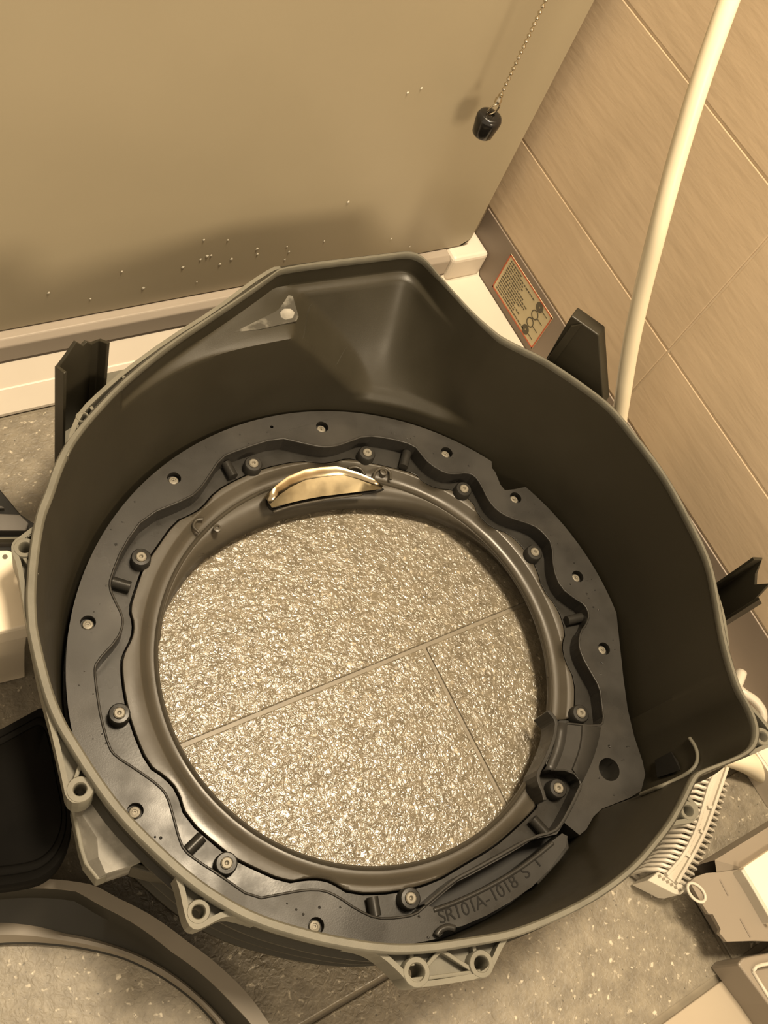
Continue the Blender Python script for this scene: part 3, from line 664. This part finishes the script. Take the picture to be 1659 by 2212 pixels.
# water drops on the ring plate
dr_ = MB()
def drop(x, y, z, r):
    p = at(x, y, z); dr_.lathe([(r, 0.0), (r * 0.92, r * 0.22), (r * 0.6, r * 0.45), (0.0, r * 0.55)], c=p, n=9, cap0=False)
for x, y in [(1232, 1262), (1285, 1275), (1268, 1283), (1272, 1292), (1282, 1312), (1292, 1318), (1240, 1216), (1238, 1160), (1205, 1175), (1084, 1107), (1190, 1157), (936, 980), (1012, 1006), (1300, 1432), (1298, 1456), (1284, 1610), (1256, 1687), (1316, 1612), (1294, 1680), (1326, 1717), (1316, 1745), (240, 1144), (250, 1176), (264, 1128), (291, 1084), (230, 1264), (335, 1808), (347, 1810), (1170, 1850), (905, 1980), (925, 2025), (640, 1965), (655, 1975), (620, 1952), (1080, 1918), (735, 1960), (690, 1960)]:
    drop(x, y, ZP, random.uniform(0.0007, 0.0016))
for i in range(60):
    a = random.uniform(0, 2 * math.pi); r = random.uniform(0.256, 0.272)
    p = (C.x + r * math.cos(a), C.y + r * math.sin(a))
    dr_.lathe([(0.0007, 0), (0.0006, 0.0003), (0, 0.0004)], c=(p[0], p[1], ZP), n=7, cap0=False)
o = dr_.build('water_drops', 'water', tub, smooth=True); o['kind'] = 'stuff'

# ------------------------------------------------------------------ hose on the wall
hp = [atD(1330, 940, 1.03), atD(1340, 890, 1.0), atD(1360, 760, 0.93), atD(1385, 640, 0.875), atD(1420, 500, 0.82), atD(1463, 340, 0.78), atD(1515, 170, 0.745), atD(1575, 0, 0.72), atD(1625, -130, 0.71), atD(1660, -260, 0.71)]
hp = [Vector((0.706, 0.25, 0.012)), Vector((0.705, 0.27, 0.07))] + hp
hose = thing('water_hose', 'cream vinyl hose rising along the tiled wall behind the tub', 'hose', (0.706, 0.25, 0))
MB().tube(spline(hp, 6), 0.0083, 18).build('hose_tube', 'hose', hose, smooth=True)
o = MB().tube(spline([at(1500, 1640, 0.03), at(1560, 1630, 0.028), at(1610, 1645, 0.022), at(1650, 1668, 0.016), at(1700, 1700, 0.014), at(1760, 1745, 0.014)], 6), 0.0125, 18).build('drain_hose', 'hose', smooth=True)
o['label'] = 'short end of cream hose on the floor beside the white ribbed basket'; o['category'] = 'hose'
cl = thing('hose_clip', 'small white plastic hook peeking out behind the right corner of the tub', 'clip', at(1620, 1530, 0))
MB().tube(spline([at(1585, 1490, 0.10), at(1594, 1474, 0.10), at(1602, 1452, 0.10)], 4), 0.0056, 12).build('stem', 'white', cl, smooth=True)
MB().tube(spline([at(1590, 1480, 0.07), at(1606, 1496, 0.075), at(1630, 1512, 0.075), at(1647, 1536, 0.07), at(1646, 1560, 0.06), at(1630, 1556, 0.05)], 5), 0.0045, 12).build('loop', 'white', cl, smooth=True)

# ------------------------------------------------------------------ pull chain with black weight
kx, ky = atY(1050, 270, 0.578).x, 0.578
zk0 = atY(1045, 291, 0.578).z; zk1 = atY(1060, 247, 0.578).z
ch = thing('pull_chain', 'metal ball chain with a black plastic weight hanging in front of the grey door', 'pull chain', (kx, ky, zk0))
k = MB(); hh = zk1 - zk0
k.lathe([(0.0, 0.0), (0.0090, 0.0004), (0.0108, 0.0024), (0.0115, hh * 0.3), (0.0128, hh * 0.62), (0.0131, hh * 0.82), (0.0117, hh * 0.95), (0.0090, hh), (0.0040, hh * 1.0), (0.0035, hh * 0.93), (0, hh * 0.93)], c=(kx, ky, zk0), n=28)
k.build('weight', 'blackgloss', ch, smooth=True, sharp=60)
zr = zk1 + 0.006
MB().tube([Vector((kx + 0.0058 * math.cos(a), ky - 0.002 * math.sin(a), zr + 0.0078 * math.sin(a))) for a in [i * math.pi / 10 for i in range(21)]], 0.0009, 8, caps=False).build('ring', 'chain', ch, smooth=True)
k = MB(); k.lathe([(0, 0), (0.0034, 0.0003), (0.0036, 0.004), (0.0026, 0.0055), (0.0024, 0.009), (0, 0.0092)], c=(kx + 0.001, ky, zr + 0.0075), n=14); k.build('connector', 'chain', ch, smooth=True, sharp=40)
k = MB(); z = zr + 0.0175
while z < 0.75:
    k.lathe([(0, -0.0021), (0.0015, -0.0015), (0.0021, 0), (0.0015, 0.0015), (0, 0.0021)], c=(kx + 0.001, ky, z), n=8)
    z += 0.0058
k.tube([Vector((kx + 0.001, ky, zr + 0.016)), Vector((kx + 0.001, ky, 0.75))], 0.0006, 6); k.build('ball_chain', 'chain', ch, smooth=True)

# ------------------------------------------------------------------ sticker on the baseboard
SX = WX - 0.0032
q = [atX(1105, 548, SX), atX(1195, 690, SX), atX(1148, 752, SX), atX(1064, 617, SX)]
y1, y0 = (q[0].y + q[3].y) / 2, (q[1].y + q[2].y) / 2; zt, zb = (q[0].z + q[1].z) / 2, (q[2].z + q[3].z) / 2
st = thing('warning_sticker', 'cream warning sticker with red border on the baseboard by the door', 'sticker', (SX, (y0 + y1) / 2, zb))
MB().box((SX - 0.0004, y0, zb), (SX + 0.0004, y1, zt)).build('paper', 'paper', st)
b = MB(); e = 0.0018
for lo, hi in (((y0, zb), (y1, zb + e)), ((y0, zt - e), (y1, zt)), ((y0, zb), (y0 + e, zt)), ((y1 - e, zb), (y1, zt))): b.box((SX - 0.0007, lo[0], lo[1]), (SX - 0.0003, hi[0], hi[1]))
b.build('border', 'red', st)
b = MB(); rows_n = 13; hgt = zt - zb
ends = [0.30, 0.62, 0.40, 0.44, 0.36, 0.50, 0.62, 0.58, 0.48, 0.40, 0.55, 0.46, 0.72]
for i in range(rows_n):
    zz = zt - 0.006 - i * (hgt - 0.012) / (rows_n - 1); yy = y1 - 0.006; end = y1 - (y1 - y0) * ends[i]
    while yy > end:
        wl = random.uniform(0.0022, 0.0042); b.box((SX - 0.0006, yy - wl, zz - 0.0010), (SX - 0.0003, yy, zz + 0.0010)); yy -= wl + random.uniform(0.0006, 0.0016)
o = b.build('print_lines', 'print', st); o['kind'] = 'stuff'
for i in range(4):
    zz = zb + hgt * (0.15 + 0.235 * i); yy = y0 + 0.024; n_ = 20
    k = MB(); v = []
    ro, ri_ = 0.0068, (0.0012 if i in (0, 3) else 0.0052)
    for j in range(n_):
        a = 2 * math.pi * j / n_
        v += [(SX - 0.0006, yy + ro * math.cos(a), zz + ro * math.sin(a)), (SX - 0.0006, yy + ri_ * math.cos(a), zz + ri_ * math.sin(a))]
    k.add(v, [(2 * j, 2 * j + 1, 2 * ((j + 1) % n_) + 1, 2 * ((j + 1) % n_)) for j in range(n_)])
    k.box((SX - 0.0006, yy - 0.017, zz - 0.0006), (SX - 0.0003, yy - 0.0065, zz + 0.0006)); k.build('pictogram', 'print', st)

# ------------------------------------------------------------------ things at the left
# grey slatted frame
fr = thing('grey_frame_panel', 'grey plastic frame panel with long slats at the left edge above the cream box', 'panel', at(-30, 1120, 0))
mb = MB(); mb.plate([P([(-140, 1030), (-4, 1052), (44, 1110), (70, 1128), (88, 1136), (84, 1190), (-140, 1190)], 0.014)], 0.014, 0.001); mb.build('back_plate', 'dark', fr, bevel=0.001)
for poly, z, m in (([(-140, 1107), (0, 1109), (42, 1111), (62, 1130), (56, 1146), (-140, 1145)], 0.026, 'frame'), ([(-140, 1159), (0, 1160), (50, 1158), (46, 1164), (-140, 1165)], 0.030, 'lug'), ([(-140, 1167), (0, 1167), (44, 1166), (36, 1173), (-140, 1174)], 0.022, 'frame'), ([(-140, 1092), (4, 1092), (10, 1097), (-140, 1099)], 0.020, 'frame')):
    mb = MB(); mb.plate([P(poly, z)], z, 0.012); mb.build('slat', m, fr, bevel=0.0012)
# cream box
bx_ = thing('cream_box', 'cream plastic container with rounded top standing left of the tub', 'container', at(-10, 1330, 0))
def rows_from(polys): return [[at(x, y, z) for x, y in p] for p, z in polys]
tpz = 0.150
T = [(-150, 1189), (16, 1187), (26, 1190), (32, 1198), (38, 1232), (62, 1352), (-150, 1400)]
def inset(pts, z, k, cpt=None):
    c0 = sum(pts, Vector()) / len(pts); return [Vector((c0.x + (p.x - c0.x) * k, c0.y + (p.y - c0.y) * k, z)) for p in pts]
tp = P(T, tpz)
mb = MB(); rws = [inset(tp, 0.002, 0.78), inset(tp, 0.085, 0.86), inset(tp, 0.125, 0.95), inset(tp, 0.1265, 1.0), inset(tp, 0.146, 1.0), inset(tp, 0.150, 0.98)]
mb.loft(rws); n = len(tp); mb.f.append(tuple(range(5 * n, 6 * n))); mb.f.append(tuple(range(n))[::-1]); mb.build('body', 'cream', bx_, bevel=0.003, seg=3)
k = MB(); k.lathe([(0.0020, 0.0), (0.002, 0.0006), (0, 0.0006)], c=at(11, 1203, 0.150), n=12); k.build('vent_hole', 'print', bx_)
# black bellows
bk = thing('black_rubber_boot', 'black ribbed rubber boot lying in the dark left of the tub', 'rubber boot', at(20, 1760, 0))
top = P([(-160, 1655), (0, 1574), (60, 1541), (97, 1521), (118, 1560), (142, 1690), (157, 1760), (152, 1820), (120, 1880), (60, 1912), (-160, 1930)], 0.115)
rws = []
c0 = sum(top, Vector()) / len(top)
for z, kk in ((0.0562, 0.90), (0.064, 0.96), (0.072, 0.95), (0.080, 0.985), (0.088, 0.97), (0.098, 1.0), (0.112, 1.0), (0.115, 0.98), (0.114, 0.90), (0.1128, 0.885), (0.114, 0.87), (0.1138, 0.80), (0.1126, 0.785), (0.1138, 0.77), (0.113, 0.4)):
    rws.append([Vector((c0.x + (p.x - c0.x) * kk, c0.y + (p.y - c0.y) * kk, z)) for p in chaikin(top, 2)])
mb = MB(); mb.loft(rws); n = len(rws[0]); mb.f.append(tuple(range((len(rws) - 1) * n, len(rws) * n))); mb.f.append(tuple(range(n))[::-1]); mb.build('bellows', 'black', bk, smooth=True, sharp=60)
# big hoop at the lower left
HC = Vector((-0.10, -0.125, 0))
hz = 0.055
so = [(205, 1912), (250, 1938), (325, 1976), (402, 2032), (480, 2092), (538, 2150), (582, 2212), (620, 2280)]
si = [(165, 1925), (215, 1955), (292, 1996), (368, 2054), (446, 2112), (502, 2168), (543, 2212), (590, 2290)]
bi = [(-80, 2050), (0, 2041), (116, 2043), (193, 2054), (270, 2074), (347, 2112), (424, 2170), (463, 2212), (500, 2290)]
bo = [(-80, 2000), (0, 1992), (77, 2000), (140, 2016), (230, 2036), (310, 2066), (380, 2108), (450, 2168), (490, 2212), (530, 2290)]
def arc_table(pts, z):
    t = sorted((math.atan2(p.y - HC.y, p.x - HC.x), math.hypot(p.x - HC.x, p.y - HC.y)) for p in P(pts, z))
    A_ = np.array([a for a, _ in t]); R_ = np.array([b for _, b in t]); rmean = float(R_.mean()); w0, w1 = A_[0], A_[-1]
    def fn(a):
        a = (a + math.pi) % (2 * math.pi) - math.pi
        if w0 <= a <= w1: return float(np.interp(a, A_, R_))
        d = min((a - w1) % (2 * math.pi), (w0 - a) % (2 * math.pi)); e = R_[-1] if (a - w1) % (2 * math.pi) < (w0 - a) % (2 * math.pi) else R_[0]
        k = sstep(d, 0, 1.2); return e * (1 - k) + rmean * k
    return fn
fso, fsi, fbi, fbo = arc_table(so, hz), arc_table(si, hz), arc_table(bi, 0.004), arc_table(bo, 0.012)
hoop = thing('grey_hoop', 'large dark grey plastic hoop with a paler rim at the lower left corner', 'hoop', (HC.x, HC.y, 0))
TA = [2 * math.pi * i / 200 for i in range(200)]
def hrow(fn, z, k=0.0): return [(HC.x + (fn(a) + k) * math.cos(a), HC.y + (fn(a) + k) * math.sin(a), z) for a in TA]
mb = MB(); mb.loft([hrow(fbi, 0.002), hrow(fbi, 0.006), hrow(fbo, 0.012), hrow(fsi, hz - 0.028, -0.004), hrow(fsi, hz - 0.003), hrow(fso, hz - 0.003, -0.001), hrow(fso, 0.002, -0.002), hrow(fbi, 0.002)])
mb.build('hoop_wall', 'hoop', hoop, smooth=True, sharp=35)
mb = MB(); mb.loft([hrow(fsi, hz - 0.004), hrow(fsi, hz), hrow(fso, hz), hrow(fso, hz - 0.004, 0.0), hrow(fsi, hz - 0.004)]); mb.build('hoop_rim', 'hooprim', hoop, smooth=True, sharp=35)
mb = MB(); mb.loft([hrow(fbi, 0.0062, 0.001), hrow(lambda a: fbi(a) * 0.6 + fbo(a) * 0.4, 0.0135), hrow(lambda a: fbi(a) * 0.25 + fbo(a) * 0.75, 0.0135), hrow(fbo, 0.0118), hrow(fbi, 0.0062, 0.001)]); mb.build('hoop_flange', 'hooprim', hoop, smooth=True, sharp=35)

# ------------------------------------------------------------------ things at the lower right
def cz(u, v): return (1380 + u / 5.946, 1600 + v / 5.946)
bs = thing('ribbed_basket', 'white ribbed plastic basket lying on the floor below the right corner of the tub', 'basket', at(1500, 1800, 0))
BZ = 0.040
le = [cz(*p) for p in [(1085, 330), (930, 510), (850, 800), (760, 1130), (590, 1470), (370, 1720)]]
re = [cz(*p) for p in [(1150, 335), (1030, 690), (920, 1010), (850, 1190), (700, 1480), (500, 1820)]]
for nm, e in (('rail', le), ('rail', re)):
    mb = MB(); mb.ribbon(chaikin(P(e, BZ), 1, closed=False), BZ, BZ - 0.008, 0.0034); mb.build(nm, 'white', bs, bevel=0.0008)
mb = MB(); mb.plate([P(le, BZ) + P(re, BZ)[::-1]], BZ - 0.004, BZ - 0.007); mb.build('spine', 'white', bs, bevel=0.0005)
for u in ((900, 850, 960, 850), (800, 1150, 870, 1190), (620, 1450, 700, 1500)):
    mb = MB(); mb.ribbon([at(*cz(u[0], u[1]), BZ), at(*cz(u[2], u[3]), BZ)], BZ - 0.001, BZ - 0.006, 0.003); mb.build('cross_bar', 'white', bs)
NR = 19
def lerp_poly(e, t):
    L_ = [0]; 
    for i in range(1, len(e)): L_.append(L_[-1] + math.dist(e[i], e[i - 1]))
    s_ = t * L_[-1]
    for i in range(1, len(e)):
        if s_ <= L_[i]:
            k_ = (s_ - L_[i - 1]) / (L_[i] - L_[i - 1]); return (e[i - 1][0] + (e[i][0] - e[i - 1][0]) * k_, e[i - 1][1] + (e[i][1] - e[i - 1][1]) * k_)
    return e[-1]
for i in range(NR):
    t_ = 0.13 + 0.85 * i / (NR - 1); p = lerp_poly(le, t_); q = lerp_poly(re, t_)
    s_ = 1 / 5.946
    path = [at(p[0] + 6 * s_, p[1] + 2 * s_, BZ - 0.004), at(p[0] - 145 * s_, p[1] - 48 * s_, BZ - 0.004), at(p[0] - 320 * s_, p[1] - 42 * s_, BZ - 0.014)]
    path.append(Vector((path[-1].x - 0.002, path[-1].y, 0.004)))
    mb = MB(); mb.tube(path, 0.0021, 6); mb.build('rib', 'white', bs, smooth=True, sharp=50)
    g = 0.6 + 0.9 * t_
    path = [at(q[0], q[1], BZ - 0.004), at(q[0] + 70 * g * s_, q[1] + 40 * g * s_, BZ - 0.008)]; path.append(Vector((path[-1].x + 0.001, path[-1].y, 0.004)))
    mb = MB(); mb.tube(path, 0.0020, 6); mb.build('rib', 'white', bs, smooth=True, sharp=50)
mb = MB(); mb.plate([[at(*cz(*p), 0.034) for p in [(205, 1720), (250, 1675), (610, 1875), (590, 1930), (540, 1975), (460, 1968), (110, 1790)]]], 0.034, 0.003); mb.build('end_wall', 'white', bs, bevel=0.004, seg=3)
for i in range(6):
    a = cz(250 + i * 52, 1745 + i * 36); b = cz(285 + i * 52, 1735 + i * 36)
    mb = MB(); mb.ribbon([at(*a, 0.0345), at(*b, 0.0345)], 0.0345, 0.033, 0.0026); mb.build('end_slot', 'fgrout', bs)
# beige drawer
dw = thing('dispenser_box', 'beige plastic dispenser box with a notched edge lying right of the ribbed basket', 'box', at(1600, 1950, 0))
poly = [(1490, 1905), (1503, 1894), (1525, 1886), (1549, 1884), (1603, 1876), (1659, 1876), (1800, 1876), (1800, 2035), (1659, 2033), (1628, 2032), (1570, 2034), (1554, 2015), (1557, 2007), (1540, 1975), (1530, 1973), (1515, 1950)]
mb = MB(); mb.plate([P(poly, 0.050)], 0.050, 0.045); mb.build('front_panel', 'beige', dw, bevel=0.0012)
mb = MB(); A = P([(1544, 1858), (1602, 1822), (1659, 1787), (1760, 1725)], 0.066); B = P([(1548, 1884), (1603, 1876), (1659, 1840), (1760, 1775)], 0.052)
mb.loft([A, B, [Vector((p.x, p.y, 0.03)) for p in B], [Vector((p.x, p.y, 0.03)) for p in A], A], closed=False); mb.build('back_slope', 'beige', dw, bevel=0.001)
ins = inset(P([(1530, 1900), (1800, 1885), (1800, 2010), (1600, 2015)], 0.045), 0.045, 0.96)
mb = MB(); mb.plate([ins], 0.046, 0.001); mb.build('body', 'beige', dw, bevel=0.002)
tr = P([(1606, 1874), (1659, 1838), (1740, 1790), (1800, 1930), (1700, 2040), (1668, 1992)], 0.060)
mb = MB(); mb.plate([tr], 0.060, 0.046); mb.build('tray', 'cream', dw, bevel=0.002)
mb = MB(); mb.ribbon(P([(1604, 1878), (1620, 1902), (1645, 1945), (1672, 1992)], 0.064), 0.064, 0.045, 0.004); mb.build('tray_edge', 'white', dw, bevel=0.001)
for a, b in (((1556, 1900), (1574, 1935)), ((1600, 1985), (1622, 2025))):
    mb = MB(); mb.ribbon([at(*a, 0.0506), at(*b, 0.0506)], 0.0506, 0.048, 0.0016); mb.build('score_line', 'sillgrey', dw)
# oval loop standing at the drawer corner
cxp = at(1503, 1928, 0.050); ux = at(1520, 1946, 0.050) - cxp; uy = at(1512, 1918, 0.050) - cxp
MB().tube([cxp + ux * math.cos(a) * 1.0 + uy * math.sin(a) + Vector((0, 0, 0.001)) for a in [i * math.pi / 14 for i in range(29)]], 0.0015, 8, caps=False).build('loop', 'white', dw, smooth=True)
# tray in the corner
ty = thing('beige_tray', 'beige plastic tray with a raised pale rim in the bottom right corner', 'tray', at(1640, 2120, 0))
outl = [(1594, 2082), (1604, 2070), (1620, 2066), (1659, 2059), (1780, 2035), (1900, 2240), (1760, 2330), (1700, 2226), (1659, 2168)]
inn = [(1626, 2098), (1634, 2088), (1645, 2084), (1780, 2062), (1850, 2210), (1760, 2270), (1700, 2210), (1659, 2151)]
mb = MB(); mb.plate([P(outl, 0.045), P(inn, 0.045)], 0.045, 0.001); mb.build('frame', 'beige', ty, bevel=0.004, seg=3)
mb = MB(); mb.plate([inset(P(inn, 0.04), 0.036, 1.02)], 0.036, 0.002); mb.build('tray_floor', 'beige', ty)
ri = P(inn, 0.0455); MB().tube(ri + [ri[0]], 0.0018, 8).build('bead', 'white', ty, smooth=True)
